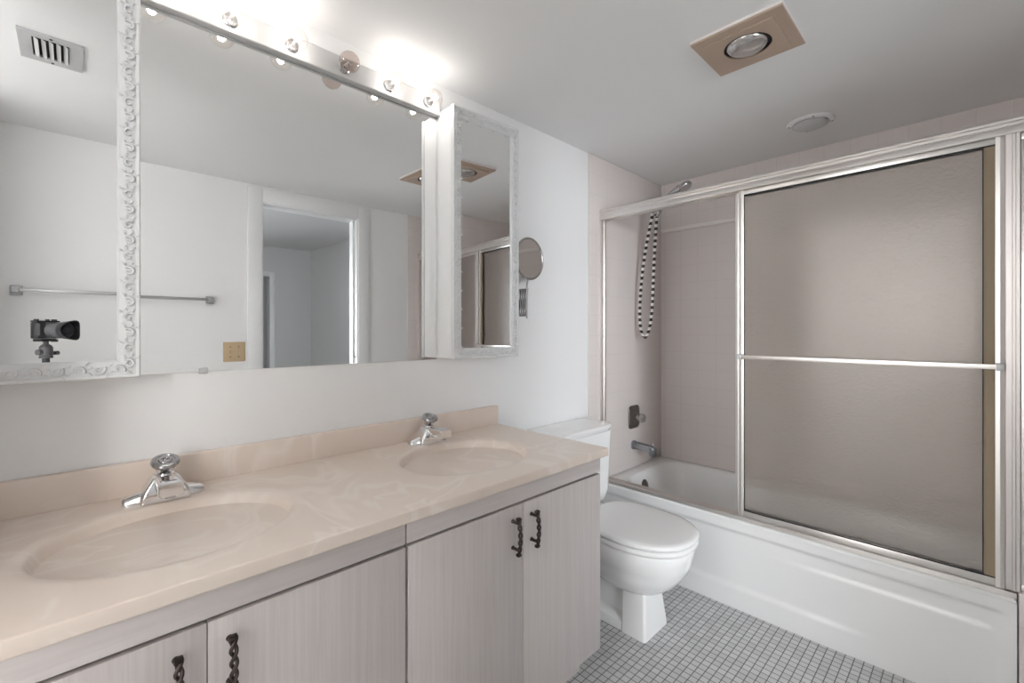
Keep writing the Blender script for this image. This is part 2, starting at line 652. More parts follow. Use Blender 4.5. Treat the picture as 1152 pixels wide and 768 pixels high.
# ------------------------------------------------------------------ vanity cabinets
VF = -0.548      # face of the doors
TOE = -0.462


def twisted_pull(x, z0, z1, y):
    """bronze pull: two posts, two strands twisted about each other"""
    b = bmesh.new()
    n = 46
    for s in (0, PI):
        pts, rad = [], []
        for i in range(n + 1):
            t = i / n
            z = z0 + (z1 - z0) * t
            bow = 0.006 * math.sin(PI * t)
            a = s + t * PI * 5.0
            pts.append((x + 0.0042 * math.cos(a), y - 0.024 - bow + 0.003 * math.sin(a), z))
            rad.append(0.0032)
        add_tube(b, pts, rad, 8)
    for z in (z0, z1):
        add_box(b, x - 0.0065, x + 0.0065, y - 0.030, y - 0.018, z - 0.004, z + 0.004, 0.002)
    for z in (z0 + 0.012, z1 - 0.012):
        add_tube(b, [(x, y + 0.0005, z), (x, y - 0.006, z), (x, y - 0.022, z)], [0.006, 0.0042, 0.004], 10)
    return b


def vanity_unit(x0, x1, label):
    t = thing('vanity_cabinet', label, 'bathroom cabinet', ((x0 + x1) / 2, -0.28, 0), 'pickled wood vanity cabinets')
    b = bmesh.new()
    add_box(b, x0, x0 + 0.018, -0.53, -0.004, 0.118, 0.770)
    add_box(b, x1 - 0.018, x1, -0.53, -0.004, 0.118, 0.770)
    add_box(b, x0 + 0.018, x1 - 0.018, -0.53, -0.004, 0.118, 0.136)
    add_box(b, x0 + 0.018, x1 - 0.018, -0.022, -0.004, 0.136, 0.770)
    add_box(b, x0 + 0.018, x1 - 0.018, -0.515, -0.50, 0.136, 0.770)
    obj('body', b, M_WOOD, t)
    b = bmesh.new()
    add_box(b, x0 + 0.0008, x1 - 0.0008, VF, -0.5305, 0.7185, 0.7715, 0.0012)
    obj('face_rail', b, M_WOODH, t)
    b = bmesh.new()
    add_box(b, x0 + 0.001, x1 - 0.001, TOE - 0.0, TOE + 0.018, 0.0005, 0.1175)
    add_box(b, x0 + 0.001, x0 + 0.019, TOE + 0.018, -0.01, 0.0005, 0.1175)
    add_box(b, x1 - 0.019, x1 - 0.001, TOE + 0.018, -0.01, 0.0005, 0.1175)
    obj('toe_kick', b, M_WOOD, t)
    b = bmesh.new()
    add_box(b, x0 + 0.004, x1 - 0.004, -0.5306, -0.5300, 0.13, 0.769)
    obj('gap_shade_sheet', b, M_DARK, t)  # dark sheet painted as the shade in the door gaps
    xm = (x0 + x1) / 2
    for (a, c, hx) in ((x0 + 0.0042, xm - 0.0008, xm - 0.042), (xm + 0.0008, x1 - 0.0004, xm + 0.032)):
        b = bmesh.new()
        add_box(b, a, c, VF, -0.531, 0.122, 0.7112, 0.0012)
        d = obj('door', b, M_WOOD, t)
        d2 = obj('handle', twisted_pull(hx, 0.588, 0.684, VF), M_IRON, d, label='dark twisted bronze pull')
        # handle is a child of a mesh part that already sits in place coordinates
    return t


vanity_unit(-0.7605, -0.0155, 'whitewashed wood vanity cabinet under the right sink, beside the toilet')
vanity_unit(-1.508, -0.7625, 'whitewashed wood vanity cabinet under the left sink, nearest the camera')

# ------------------------------------------------------------------ countertop with two moulded bowls
ZC, CD = 0.799, 0.569
SINKS = [(-1.140, -0.301), (-0.394, -0.296)]
SA, SB, SDEP = 0.199, 0.160, 0.150


def bowl_r(x, y, s):
    return math.sqrt(((x - s[0]) / SA) ** 2 + ((y - s[1]) / SB) ** 2)


def bowl_z(r):
    z = 0.0
    if r < 1.20:      # shallow dished lip
        u = min(1.0, (1.20 - r) / 0.16)
        z -= 0.0035 * (u * u * (3 - 2 * u))
    if r < 1.08:
        z -= (SDEP - 0.0035) * (1 - (r / 1.08) ** 2.8) ** 0.96
    return z


CX_L, CX_R = -1.522, 0.0
counter = thing('vanity_countertop', 'cream marbled countertop with two moulded oval sink bowls and backsplash', 'countertop', (-0.76, -0.28, ZC - 0.04))
NX, NY = 380, 142
bs = bmesh.new()
bowls = [bmesh.new(), bmesh.new()]
xs = [CX_L + (CX_R - CX_L) * i / NX for i in range(NX + 1)]
ys = [-CD + 0.004 + (CD - 0.004 - 0.021) * j / NY for j in range(NY + 1)]
maps = [{}, {}, {}]


def gv(which, i, j):
    mp = maps[which]
    if (i, j) not in mp:
        x, y = xs[i], ys[j]
        z = ZC
        for s in SINKS:
            z += bowl_z(bowl_r(x, y, s))
        mp[(i, j)] = (bs if which == 0 else bowls[which - 1]).verts.new((x, y, z))
    return mp[(i, j)]


for i in range(NX):
    for j in range(NY):
        x, y = (xs[i] + xs[i + 1]) / 2, (ys[j] + ys[j + 1]) / 2
        w = 0
        for k, s in enumerate(SINKS):
            if bowl_r(x, y, s) < 1.28:
                w = k + 1
        b = bs if w == 0 else bowls[w - 1]
        b.faces.new([gv(w, i, j), gv(w, i + 1, j), gv(w, i + 1, j + 1), gv(w, i, j + 1)])
# front edge, ends, underside
prof = [(-CD + 0.004, ZC), (-CD + 0.0015, ZC - 0.001), (-CD, ZC - 0.004), (-CD, ZC - 0.024), (-CD + 0.002, ZC - 0.0265), (-CD + 0.016, ZC - 0.0265), (-CD + 0.018, ZC - 0.025), (-0.003, ZC - 0.025)]
rows = [[bs.verts.new((x, p[0], p[1])) for x in (CX_L, CX_R)] for p in prof]
for a, c in zip(rows, rows[1:]):
    bs.faces.new((a[0], a[1], c[1], c[0]))
for k in (0, 1):
    x = (CX_L, CX_R)[k]
    loop = [r[k] for r in rows] + [bs.verts.new((x, -0.003, ZC)), ]
    bs.faces.new(loop)
slab = obj('slab', bs, M_MARBLE, counter, 30)
for k in (0, 1):
    bo = obj('basin', bowls[k], M_MARBLE, counter, 80)
    b = bmesh.new()
    zb = ZC - SDEP
    Mx = Matrix.Translation((SINKS[k][0], SINKS[k][1], zb + 0.0005))
    add_lathe(b, [(0.026, 0), (0.026, 0.003), (0.022, 0.005), (0.012, 0.0045), (0, 0.004)], Mx, 24)
    obj('drain', b, M_CHROME, bo)
b = bmesh.new()
add_box(b, CX_L, CX_R, -0.021, -0.0008, ZC - 0.002, 0.877, 0.003, 3)
obj('backsplash', b, M_MARBLE, counter)


# ------------------------------------------------------------------ faucets
def make_faucet(x, y, label):
    z = ZC
    t = thing('sink_faucet', label, 'faucet', (x, y, z), 'chrome centerset faucets')
    # base plate with two tubular wings
    b = bmesh.new()
    rings = []
    for (dx, hy, hz) in ((-0.078, 0.009, 0.010), (-0.076, 0.013, 0.014), (-0.072, 0.015, 0.0165), (-0.045, 0.020, 0.024), (-0.030, 0.024, 0.030), (0.030, 0.024, 0.030), (0.045, 0.020, 0.024), (0.072, 0.015, 0.0165), (0.076, 0.013, 0.014), (0.078, 0.009, 0.010)):
        ring = []
        for k in range(14):
            a = PI * k / 13
            ring.append(Vector((x + dx, y - hy * math.cos(a), z + 0.0008 + hz * max(0.0, math.sin(a)) ** 0.8)))
        rings.append(ring)
    add_loft(b, rings)
    obj('base', b, M_CHROME, t, 50)
    # humped body
    b = bmesh.new()
    rings = []
    for (zz, hw, y0, y1) in ((0.001, 0.048, -0.034, 0.024), (0.012, 0.047, -0.034, 0.024), (0.028, 0.041, -0.033, 0.024), (0.042, 0.033, -0.031, 0.023), (0.053, 0.027, -0.028, 0.021), (0.056, 0.024, -0.025, 0.018)):
        rings.append(rrect(x, y + (y0 + y1) / 2, hw, (y1 - y0) / 2, 0.007, z + zz, 4))
    add_loft(b, rings)
    obj('body', b, M_CHROME, t, 40)
    # spout reaching forward over the bowl
    b = bmesh.new()
    rings = []
    for (dy, hw, zb_, zt) in ((-0.010, 0.021, 0.030, 0.0565), (-0.040, 0.022, 0.031, 0.0590), (-0.085, 0.0225, 0.030, 0.0600), (-0.104, 0.0225, 0.029, 0.0590), (-0.108, 0.0205, 0.031, 0.0570)):
        rings.append([Vector((p.x, y + dy, p.y)) for p in rrect(x, z + (zb_ + zt) / 2, hw, (zt - zb_) / 2, 0.006, 0, 4)])
    add_loft(b, rings)
    sp = obj('spout', b, M_CHROME, t, 40)
    b = bmesh.new()
    add_lathe(b, [(0.0, 0.003), (0.0095, 0.003), (0.0105, 0.0), (0.0105, -0.006), (0.008, -0.007), (0, -0.007)], Matrix.Translation((x, y - 0.088, z + 0.029)), 16)
    obj('aerator', b, M_NICKEL, sp)
    b = bmesh.new()
    add_lathe(b, [(0.0, 0.0), (0.019, 0.0), (0.019, 0.004), (0.016, 0.007), (0.0, 0.007)], Matrix.Translation((x, y, z + 0.0555)), 24)
    obj('collar', b, M_CHROME, t)
    tilt = axis_mat((x, y - 0.001, z + 0.061), (0, -0.38, 1.0), (1, 0, 0))
    b = bmesh.new()
    add_lathe(b, [(0.0, 0.001), (0.015, 0.001), (0.0165, 0.004), (0.0185, 0.012), (0.0225, 0.019), (0.0265, 0.0225), (0.0265, 0.024)], tilt, 12)
    add_lathe(b, [(0.009, 0.001), (0.009, 0.023)], tilt, 12)
    kn = obj('knob', b, M_ACRYL, t, 30, label='clear faceted acrylic knob')
    b = bmesh.new()
    add_lathe(b, [(0.0, 0.0015), (0.008, 0.0015), (0.008, 0.0235)], tilt, 16)
    add_lathe(b, [(0.0, 0.0235), (0.0275, 0.0245), (0.0285, 0.028), (0.0265, 0.033), (0.0225, 0.0345), (0.019, 0.0345), (0.018, 0.0330), (0.014, 0.0330), (0.013, 0.0350), (0.008, 0.0350), (0.0072, 0.0335), (0.005, 0.0338), (0.003, 0.0360), (0, 0.0362)], tilt, 28)
    obj('cap', b, M_CAPMETAL, kn, 25)
    return t


make_faucet(-1.138, -0.090, 'chrome single knob faucet on the left sink, nearest the camera')
make_faucet(-0.388, -0.075, 'chrome single knob faucet on the right sink, towards the toilet')

# ------------------------------------------------------------------ wall mirror
MX0, MX1, MZ0, MZ1 = -1.1835, -0.3035, 1.086, 1.995
wm = thing('wall_mirror', 'wide frameless mirror on the wall between the two white medicine cabinets', 'mirror', ((MX0 + MX1) / 2, -0.003, MZ0))
b = bmesh.new()
add_box(b, MX0, MX1, -0.006, -0.0008, MZ0, MZ1)
obj('mirror_glass', b, M_MIRROR, wm)
b = bmesh.new()
add_box(b, -1.056, -1.036, -0.009, -0.0062, MZ0 - 0.004, MZ0 + 0.010, 0.002)
add_box(b, -1.056, -1.036, -0.0062, -0.0008, MZ0 - 0.006, MZ0 - 0.0008, 0.001)
obj('clip', b, M_GREYP, wm, label='small grey plastic clip')

# ------------------------------------------------------------------ vanity light bar
LX0, LX1 = -1.183, -0.3055
lb = thing('vanity_light_bar', 'white bar light with six round globe bulbs above the wall mirror', 'wall light', ((LX0 + LX1) / 2, -0.001, 2.0))
b = bmesh.new()
add_prism(b, [(-0.0008, 2.0008), (-0.027, 2.0008), (-0.029, 2.003), (-0.029, 2.0635), (-0.027, 2.0655), (-0.0008, 2.0655)], 'x', LX0, LX1)
obj('housing', b, M_BAR, lb)
b = bmesh.new()
add_box(b, LX0, LX1 + 0.002, -0.0025, -0.0008, 1.9955, 2.0004)
obj('gap_shade_strip', b, M_REG, lb)  # grey strip put in for the shade line between bar and mirror
for k, x in enumerate((-0.362, -0.519, -0.676, -0.833, -0.990, -1.147)):
    zc = 2.031
    b = bmesh.new()
    Mb = axis_mat((x, -0.0285, zc), (0, -1, 0), (1, 0, 0))
    add_lathe(b, [(0.0, 0.0), (0.0185, 0.0), (0.0185, 0.004), (0.0155, 0.006), (0.0145, 0.016), (0.0, 0.016)], Mb, 20)
    sk = obj('socket', b, M_CHROME if k != 2 else M_NICKEL, lb)
    b = bmesh.new()
    prof = []
    rb = 0.031
    c0 = 0.016 + 0.028
    for i in range(17):
        a = R(-62) + (PI / 2 - R(-62)) * i / 16
        prof.append((rb * math.cos(a), c0 + rb * math.sin(a)))
    prof = [(0.0135, 0.0165)] + prof
    add_lathe(b, prof, Mb, 24)
    bo = obj('bulb', b, M_CLEAR if k != 2 else M_SMOKE, lb, 60, label=('lit clear globe bulb' if k != 2 else 'unlit brownish globe bulb'))
    b = bmesh.new()
    add_tube(b, [Mb @ Vector((0, 0, 0.017)), Mb @ Vector((0, 0, 0.028)), Mb @ Vector((0, 0, 0.041))], [0.005, 0.004, 0.0015], 8)
    obj('stem', b, M_GREYP, bo)
    b = bmesh.new()
    if k != 2:
        bmesh.ops.create_icosphere(b, subdivisions=2, radius=0.010)
        b.transform(Matrix.Translation(Mb @ Vector((0, 0, 0.052))))
        obj('filament', b, M_LIT, bo, 80)
    else:
        add_tube(b, [Mb @ Vector((-0.008, 0, 0.042)), Mb @ Vector((0, 0.002, 0.046)), Mb @ Vector((0.008, 0, 0.042))], 0.0008, 6)
        obj('filament', b, M_NICKEL, bo, 80)


# ------------------------------------------------------------------ medicine cabinets with carved frames
def carved_door(t, org, ang, W, HH, fw=0.040):
    """door in local (u along, v up, w out), org = lower left back corner, ang = swing"""
    U = Vector((math.cos(ang), math.sin(ang), 0))
    N = Vector((math.sin(ang), -math.cos(ang), 0))

    def P(u, v, w):
        return Vector(org) + U * u + Vector((0, 0, v)) + N * w
    b = bmesh.new()
    # moulded frame: mitred sweep of a profile (distance from outer edge, height out)
    prof = [(0.0, 0.0), (0.0, 0.012), (0.0015, 0.0155), (0.004, 0.0165), (0.0065, 0.0155), (0.0085, 0.0125), (0.014, 0.0135), (0.022, 0.0140), (0.030, 0.0125), (0.033, 0.0105), (0.036, 0.0105), (fw, 0.0065), (fw, 0.0)]
    corners = [(0, 0, 1, 1), (W, 0, -1, 1), (W, HH, -1, -1), (0, HH, 1, -1)]
    rows = []
    for (cu, cv, su, sv) in corners:
        rows.append([b.verts.new(P(cu + su * d, cv + sv * d, w)) for d, w in prof])
    for k in range(4):
        a, c = rows[k], rows[(k + 1) % 4]
        for i in range(len(prof)):
            j = (i + 1) % len(prof)
            b.faces.new((a[i], a[j], c[j], c[i]))
    fr = obj('door_frame', b, M_CARVE, t, 40)
    # carving: repeated S scrolls and leaves
    b = bmesh.new()

    def scroll(o, du, dv, s, flip):
        pts, rad = [], []
        for i in range(17):
            q = i / 16
            a = -0.6 + q * 5.4
            rr = (1 - 0.80 * q) * 0.0115 * s
            uu = rr * math.cos(a) - 0.004 * s
            vv = rr * math.sin(a) * flip
            pts.append(P(o[0] + du[0] * uu + dv[0] * vv, o[1] + du[1] * uu + dv[1] * vv, 0.0158 + 0.002 * math.sin(q * PI)))
            rad.append(0.0034 * s * (1 - 0.40 * q))
        add_tube(b, pts, rad, 6)
        for (q0, q1, q2, l) in ((0.010, 0.010, 0.9, 0.011), (0.014, 0.002, 0.2, 0.010), (0.013, -0.008, -0.6, 0.010)):
            pts, rad = [], []
            for i in range(6):
                g = i / 5
                uu = (q0 + l * g * math.cos(q2)) * s - 0.002
                vv = (q1 + l * g * math.sin(q2) + 0.003 * math.sin(g * PI)) * flip * s
                pts.append(P(o[0] + du[0] * uu + dv[0] * vv, o[1] + du[1] * uu + dv[1] * vv, 0.0152 + 0.002 * math.sin(g * PI)))
                rad.append(max(0.0005, 0.0026 * s * math.sin(PI * (0.15 + 0.8 * g))))
            add_tube(b, pts, rad, 5)
    mid = 0.0205
    for side in range(4):
        Ls = HH if side in (1, 3) else W
        n = int(round((Ls - 0.03) / 0.034))
        for k in range(n):
            s = 0.018 + (Ls - 0.036) * (k + 0.5) / n
            fl = 1 if k % 2 == 0 else -1
            if side == 0:
                scroll((s, mid), (1, 0), (0, 1), 0.95, fl)
            elif side == 2:
                scroll((s, HH - mid), (1, 0), (0, 1), 0.95, fl)
            elif side == 3:
                scroll((mid, s), (0, 1), (1, 0), 0.95, fl)
            else:
                scroll((W - mid, s), (0, 1), (1, 0), 0.95, fl)
    obj('carving', b, M_CARVE, fr, 60)
    b = bmesh.new()
    t2 = bmesh.new()
    g = fw - 0.004
    for (u, v) in ((g, g), (W - g, g), (W - g, HH - g), (g, HH - g)):
        t2.verts.new(P(u, v, 0.0045))
    t2.verts.ensure_lookup_table()
    vs = list(t2.verts)
    t2.faces.new(vs)
    ext = bmesh.ops.extrude_face_region(t2, geom=list(t2.faces))
    for e in ext['geom']:
        if isinstance(e, bmesh.types.BMVert):
            e.co -= N * 0.004
    merge(b, t2)
    obj('mirror_glass', b, M_MIRROR, fr, 30, label='mirror glass')
    return fr


def med_cabinet(x0, x1, ang, label):
    z0, z1 = 1.089, 2.019
    t = thing('medicine_cabinet', label, 'medicine cabinet', ((x0 + x1) / 2, -0.05, z0), 'white carved mirror cabinets')
    b = bmesh.new()
    add_box(b, x0 + 0.001, x1 - 0.008, -0.0915, -0.0008, z0 + 0.002, z1 - 0.002, 0.0015)
    obj('body', b, M_CAB, t)
    b = bmesh.new()
    add_box(b, x0 + 0.001, x1 - 0.008, -0.0945, -0.0925, z0 + 0.004, z1 - 0.004)
    obj('gasket', b, M_TRIM, t)
    carved_door(t, (x0, -0.0955, z0), ang, x1 - x0, z1 - z0)
    return t


med_cabinet(-0.303, 0.018, -0.052, 'white carved frame mirror cabinet right of the wall mirror, door slightly ajar')
med_cabinet(-1.513, -1.184, 0.0, 'white carved frame mirror cabinet left of the wall mirror, reflecting the camera')

# ------------------------------------------------------------------ magnifying mirror on scissor arm
mg = thing('magnifying_mirror', 'round chrome shaving mirror on a folding wall arm beside the right cabinet', 'mirror', (0.105, -0.001, 1.30))
MCX, MCY, MCZ = 0.124, -0.085, 1.505
b = bmesh.new()
Mm = axis_mat((MCX, MCY, MCZ), (0.05, -1, 0.0), (1, 0, 0))
rm = 0.088
prof = []
for i in range(13):
    a = 2 * PI * i / 12
    prof.append((rm + 0.005 * math.cos(a), 0.005 * math.sin(a)))
add_lathe(b, prof, Mm, 48)
add_lathe(b, [(rm + 0.002, -0.004), (rm - 0.004, -0.010), (0.0, -0.012)], Mm, 48)
obj('rim', b, M_NICKEL, mg, 60)
b = bmesh.new()
add_lathe(b, [(rm - 0.002, 0.0015), (0.0, 0.0015)], Mm, 48)
obj('mirror_glass', b, M_MIRROR, mg)
SX = 0.104
b = bmesh.new()
add_tube(b, [(SX, -0.088, 1.245), (SX, -0.088, 1.36), (SX + 0.002, -0.088, 1.395), (SX + 0.008, -0.087, 1.418)], 0.0042, 10)
obj('post', b, M_NICKEL, mg)
for k in range(6):
    y0 = -0.008 - k * 0.0135
    for s in (-1, 1):
        b = bmesh.new()
        za, zb_ = (1.255, 1.375) if s > 0 else (1.375, 1.255)
        pts = [(SX + s * 0.004, y0, za), (SX + s * 0.004, y0 - 0.0128, zb_)]
        add_tube(b, pts, 0.0046, 6, True, 0.45)
        obj('scissor_bar', b, M_NICKEL, mg)
b = bmesh.new()
add_box(b, SX - 0.016, SX + 0.016, -0.007, -0.0008, 1.245, 1.385, 0.003)
obj('wall_plate', b, M_NICKEL, mg)

# ------------------------------------------------------------------ toilet
TXC = 0.37
to = thing('toilet', 'white two piece toilet between the vanity and the bathtub', 'toilet', (TXC, -0.4, 0))


def outline(cx, yb, yf, hw, z, n=40, sq=2.3):
    """egg outline: squarer at the back, round at the front"""
    pts = []
    ym = yb + (yf - yb) * 0.50
    for k in range(n):
        a = 2 * PI * k / n
        c, s = math.cos(a), math.sin(a)
        if s >= 0:   # back half
            e = 2 / 3.2
            px = math.copysign(abs(c) ** e, c) * hw
            py = ym + abs(s) ** e * (yb - ym)
        else:
            e = 2 / sq
            px = math.copysign(abs(c) ** e, c) * hw
            py = ym - abs(s) ** e * (ym - yf)
        pts.append(Vector((cx + px, py, z)))
    return pts


b = bmesh.new()
rings = []
for (z, yb, yf, hw) in ((0.145, -0.36, -0.50, 0.055), (0.158, -0.33, -0.548, 0.088), (0.18, -0.31, -0.590, 0.120), (0.215, -0.285, -0.633, 0.148), (0.255, -0.27, -0.660, 0.164), (0.285, -0.262, -0.671, 0.169), (0.289, -0.262, -0.672, 0.1725), (0.325, -0.26, -0.680, 0.176), (0.352, -0.26, -0.684, 0.178), (0.358, -0.262, -0.680, 0.175), (0.360, -0.27, -0.668, 0.165)):
    rings.append(outline(TXC, yb, yf, hw, z))
add_loft(b, rings)
bowl = obj('bowl', b, M_PORC, to, 60)
# pedestal: tapered front column, recessed sides, low plinth
b = bmesh.new()
add_loft(b, [rrect(TXC - 0.012, -0.50, 0.092, 0.055, 0.012, 0.0008), rrect(TXC - 0.012, -0.50, 0.090, 0.054, 0.012, 0.02), rrect(TXC - 0.012, -0.49, 0.070, 0.050, 0.012, 0.16), rrect(TXC - 0.010, -0.485, 0.064, 0.050, 0.012, 0.20)])
add_loft(b, [rrect(TXC - 0.012, -0.28, 0.088, 0.20, 0.012, 0.0008), rrect(TXC - 0.012, -0.28, 0.086, 0.20, 0.012, 0.035), rrect(TXC - 0.012, -0.28, 0.062, 0.19, 0.012, 0.05), rrect(TXC - 0.012, -0.28, 0.056, 0.18, 0.012, 0.06)])
add_loft(b, [rrect(TXC - 0.012, -0.30, 0.056, 0.165, 0.02, 0.05), rrect(TXC, -0.30, 0.062, 0.165, 0.02, 0.20), rrect(TXC, -0.26, 0.10, 0.16, 0.03, 0.28), rrect(TXC, -0.22, 0.15, 0.15, 0.03, 0.335), rrect(TXC, -0.20, 0.17, 0.15, 0.03, 0.359)])
obj('pedestal', b, M_PORC, to, 40)
b = bmesh.new()
add_loft(b, [outline(TXC, -0.285, -0.63, 0.130, 0.3605), outline(TXC, -0.285, -0.63, 0.130, 0.3655), outline(TXC, -0.255, -0.692, 0.185, 0.3662), outline(TXC, -0.25, -0.696, 0.189, 0.370), outline(TXC, -0.25, -0.696, 0.189, 0.380), outline(TXC, -0.255, -0.691, 0.184, 0.3845)])
obj('seat', b, M_SEAT, to, 50)
b = bmesh.new()
add_loft(b, [outline(TXC, -0.285, -0.63, 0.130, 0.385), outline(TXC, -0.285, -0.63, 0.130, 0.3900), outline(TXC, -0.25, -0.695, 0.188, 0.3905), outline(TXC, -0.245, -0.698, 0.191, 0.394), outline(TXC, -0.245, -0.698, 0.191, 0.403), outline(TXC, -0.25, -0.692, 0.186, 0.409), outline(TXC, -0.262, -0.675, 0.168, 0.4115), outline(TXC, -0.30, -0.62, 0.12, 0.413)])
obj('seat_lid', b, M_SEAT, to, 60)
for s in (-1, 1):
    b = bmesh.new()
    add_tube(b, [(TXC + s * 0.075 - 0.02, -0.235, 0.380), (TXC + s * 0.075 + 0.02, -0.235, 0.380)], 0.011, 12)
    add_box(b, TXC + s * 0.075 - 0.012, TXC + s * 0.075 + 0.012, -0.247, -0.222, 0.359, 0.375, 0.002)
    obj('hinge', b, M_SEAT, to)
b = bmesh.new()
rings = []
for (z, hx, y0) in ((0.362, 0.190, -0.165), (0.38, 0.212, -0.178), (0.43, 0.222, -0.188), (0.70, 0.229, -0.200), (0.712, 0.229, -0.200)):
    rings.append(rrect(TXC, (y0 - 0.012) / 2, hx, (-0.012 - y0) / 2, 0.035, z))
add_loft(b, rings)
obj('tank', b, M_PORC, to, 50)
b = bmesh.new()
rings = []
for (z, e) in ((0.7125, -0.002), (0.715, 0.003), (0.722, 0.005), (0.727, 0.009), (0.734, 0.011), (0.740, 0.010), (0.744, 0.004), (0.745, -0.006)):
    rings.append(rrect(TXC, -0.107, 0.229 + e, 0.096 + e * 0.7, 0.065, z, 8))
add_loft(b, rings)
obj('tank_lid', b, M_PORC, to, 60)
b = bmesh.new()
add_lathe(b, [(0.0, 0.0), (0.014, 0.0), (0.014, 0.006), (0.008, 0.010), (0.007, 0.016), (0, 0.016)], axis_mat((TXC - 0.15, -0.1985, 0.66), (0, -1, 0)), 16)
add_tube(b, [(TXC - 0.15, -0.212, 0.66), (TXC - 0.11, -0.214, 0.656), (TXC - 0.075, -0.214, 0.652)], [0.006, 0.005, 0.0065], 10)
obj('flush_lever', b, M_CHROME, to)

# ------------------------------------------------------------------ bathtub
TB0, TB1, TY0, TY1, TZ = 0.743, XF - 0.001, -0.0095, -1.520, 0.382
tub = thing('bathtub', 'white enamelled bathtub with embossed apron behind the sliding glass doors', 'bathtub', ((TB0 + TB1) / 2, -0.76, 0))
b = bmesh.new()
tcx, tcy = (TB0 + TB1) / 2, (TY0 + TY1) / 2
hx, hy = (TB1 - TB0) / 2, (TY0 - TY1) / 2
icx = tcx + 0.018
N = 8
rings = [rrect(tcx + 0.02, tcy, hx - 0.02, hy, 0.004, TZ - 0.02, N), rrect(tcx, tcy, hx, hy, 0.006, TZ - 0.010, N), rrect(tcx, tcy, hx - 0.002, hy - 0.002, 0.008, TZ - 0.003, N), rrect(tcx, tcy, hx - 0.008, hy - 0.006, 0.010, TZ, N),
         rrect(icx, tcy, hx - 0.072, hy - 0.068, 0.10, TZ, N), rrect(icx, tcy, hx - 0.080, hy - 0.078, 0.11, TZ - 0.005, N), rrect(icx, tcy, hx - 0.088, hy - 0.088, 0.12, TZ - 0.025, N),
         rrect(icx, tcy - 0.0, hx - 0.105, hy - 0.115, 0.14, 0.23, N), rrect(icx, tcy, hx - 0.125, hy - 0.15, 0.15, 0.12, N), rrect(icx, tcy, hx - 0.155, hy - 0.20, 0.14, 0.075, N), rrect(icx, tcy, hx - 0.21, hy - 0.28, 0.12, 0.066, N)]
add_loft(b, rings, False, True)
obj('basin', b, M_TUB, tub, 60)
# apron: height field over (y, z)
b = bmesh.new()
AY, AZ = 120, 56


def sstep(a, c, x):
    t = max(0.0, min(1.0, (x - a) / (c - a)))
    return t * t * (3 - 2 * t)


def apron_x(y, z):
    x = TB0
    # lip under the rim
    lip = 0.010 * (1 - sstep(0.322, 0.338, z))
    base = sstep(0.085, 0.105, z)
    fade = sstep(-1.20, -1.02, y)      # the foot moulding dies out towards the far end
    foot = 0.008 * (1 - base) * fade
    x += lip - foot
    # embossed bar on the right part
    bar = sstep(-1.475, -1.445, y) * (1 - sstep(-1.12, -0.78, y))
    inb = sstep(0.262, 0.278, z) * (1 - sstep(0.318, 0.336, z))
    x += 0.006 * bar * inb
    x -= 0.010 * (1 - sstep(-1.50, -1.47, y)) * (1 - sstep(0.322, 0.338, z))
    return x


grid = [[b.verts.new((apron_x(TY0 + (TY1 - TY0) * i / AY, z), TY0 + (TY1 - TY0) * i / AY, z)) for z in [0.0008 + (TZ - 0.0105 - 0.0008) * j / AZ for j in range(AZ + 1)]] for i in range(AY + 1)]
for i in range(AY):
    for j in range(AZ):
        b.faces.new((grid[i][j], grid[i + 1][j], grid[i + 1][j + 1], grid[i][j + 1]))
add_box(b, TB0 + 0.02, TB0 + 0.03, TY1 + 0.001, TY0 - 0.001, 0.001, TZ - 0.025)
obj('apron', b, M_TUB, tub, 60)
b = bmesh.new()
add_lathe(b, [(0.0, 0.012), (0.018, 0.012), (0.030, 0.009), (0.036, 0.004), (0.036, 0.0)], axis_mat((1.06, -0.104, 0.304), (0, -1, 0.22)), 28)
add_lathe(b, [(0.0, 0.0135), (0.004, 0.0135), (0.005, 0.011)], axis_mat((1.06, -0.1035, 0.316), (0, -1, 0.22)), 10)
obj('overflow_plate', b, M_AGED, tub, 40, label='dark round overflow plate')
b = bmesh.new()
add_lathe(b, [(0.034, 0.0), (0.034, 0.003), (0.026, 0.004), (0.010, 0.003), (0.0, 0.003)], Matrix.Translation((1.11, -0.36, 0.0665)), 24)
obj('drain', b, M_CHROME, tub)

# ------------------------------------------------------------------ shower fittings on the tiled wall
va = thing('shower_valve', 'aged metal shower valve plate with knob above the tub spout', 'shower valve', (1.105, -0.0085, 0.68))
b = bmesh.new()
pts = []
rings = []
for (hx_, hz_, w) in ((0.060, 0.068, 0.0), (0.060, 0.068, 0.003), (0.056, 0.064, 0.008), (0.040, 0.048, 0.011)):
    rings.append([Vector((p.x, -0.0085 - w, p.y)) for p in rrect(1.105, 0.680, hx_, hz_, 0.026 if hx_ > 0.05 else 0.02, 0)])
add_loft(b, rings)
obj('escutcheon', b, M_AGED, va, 40)
b = bmesh.new()
add_lathe(b, [(0.0, 0.0), (0.017, 0.0), (0.016, 0.020), (0.014, 0.026), (0.026, 0.030), (0.028, 0.036), (0.026, 0.052), (0.022, 0.058), (0.0, 0.060)], axis_mat((1.109, -0.0185, 0.678), (0, -1, 0)), 12)
obj('knob', b, M_NICKEL, va, 25)

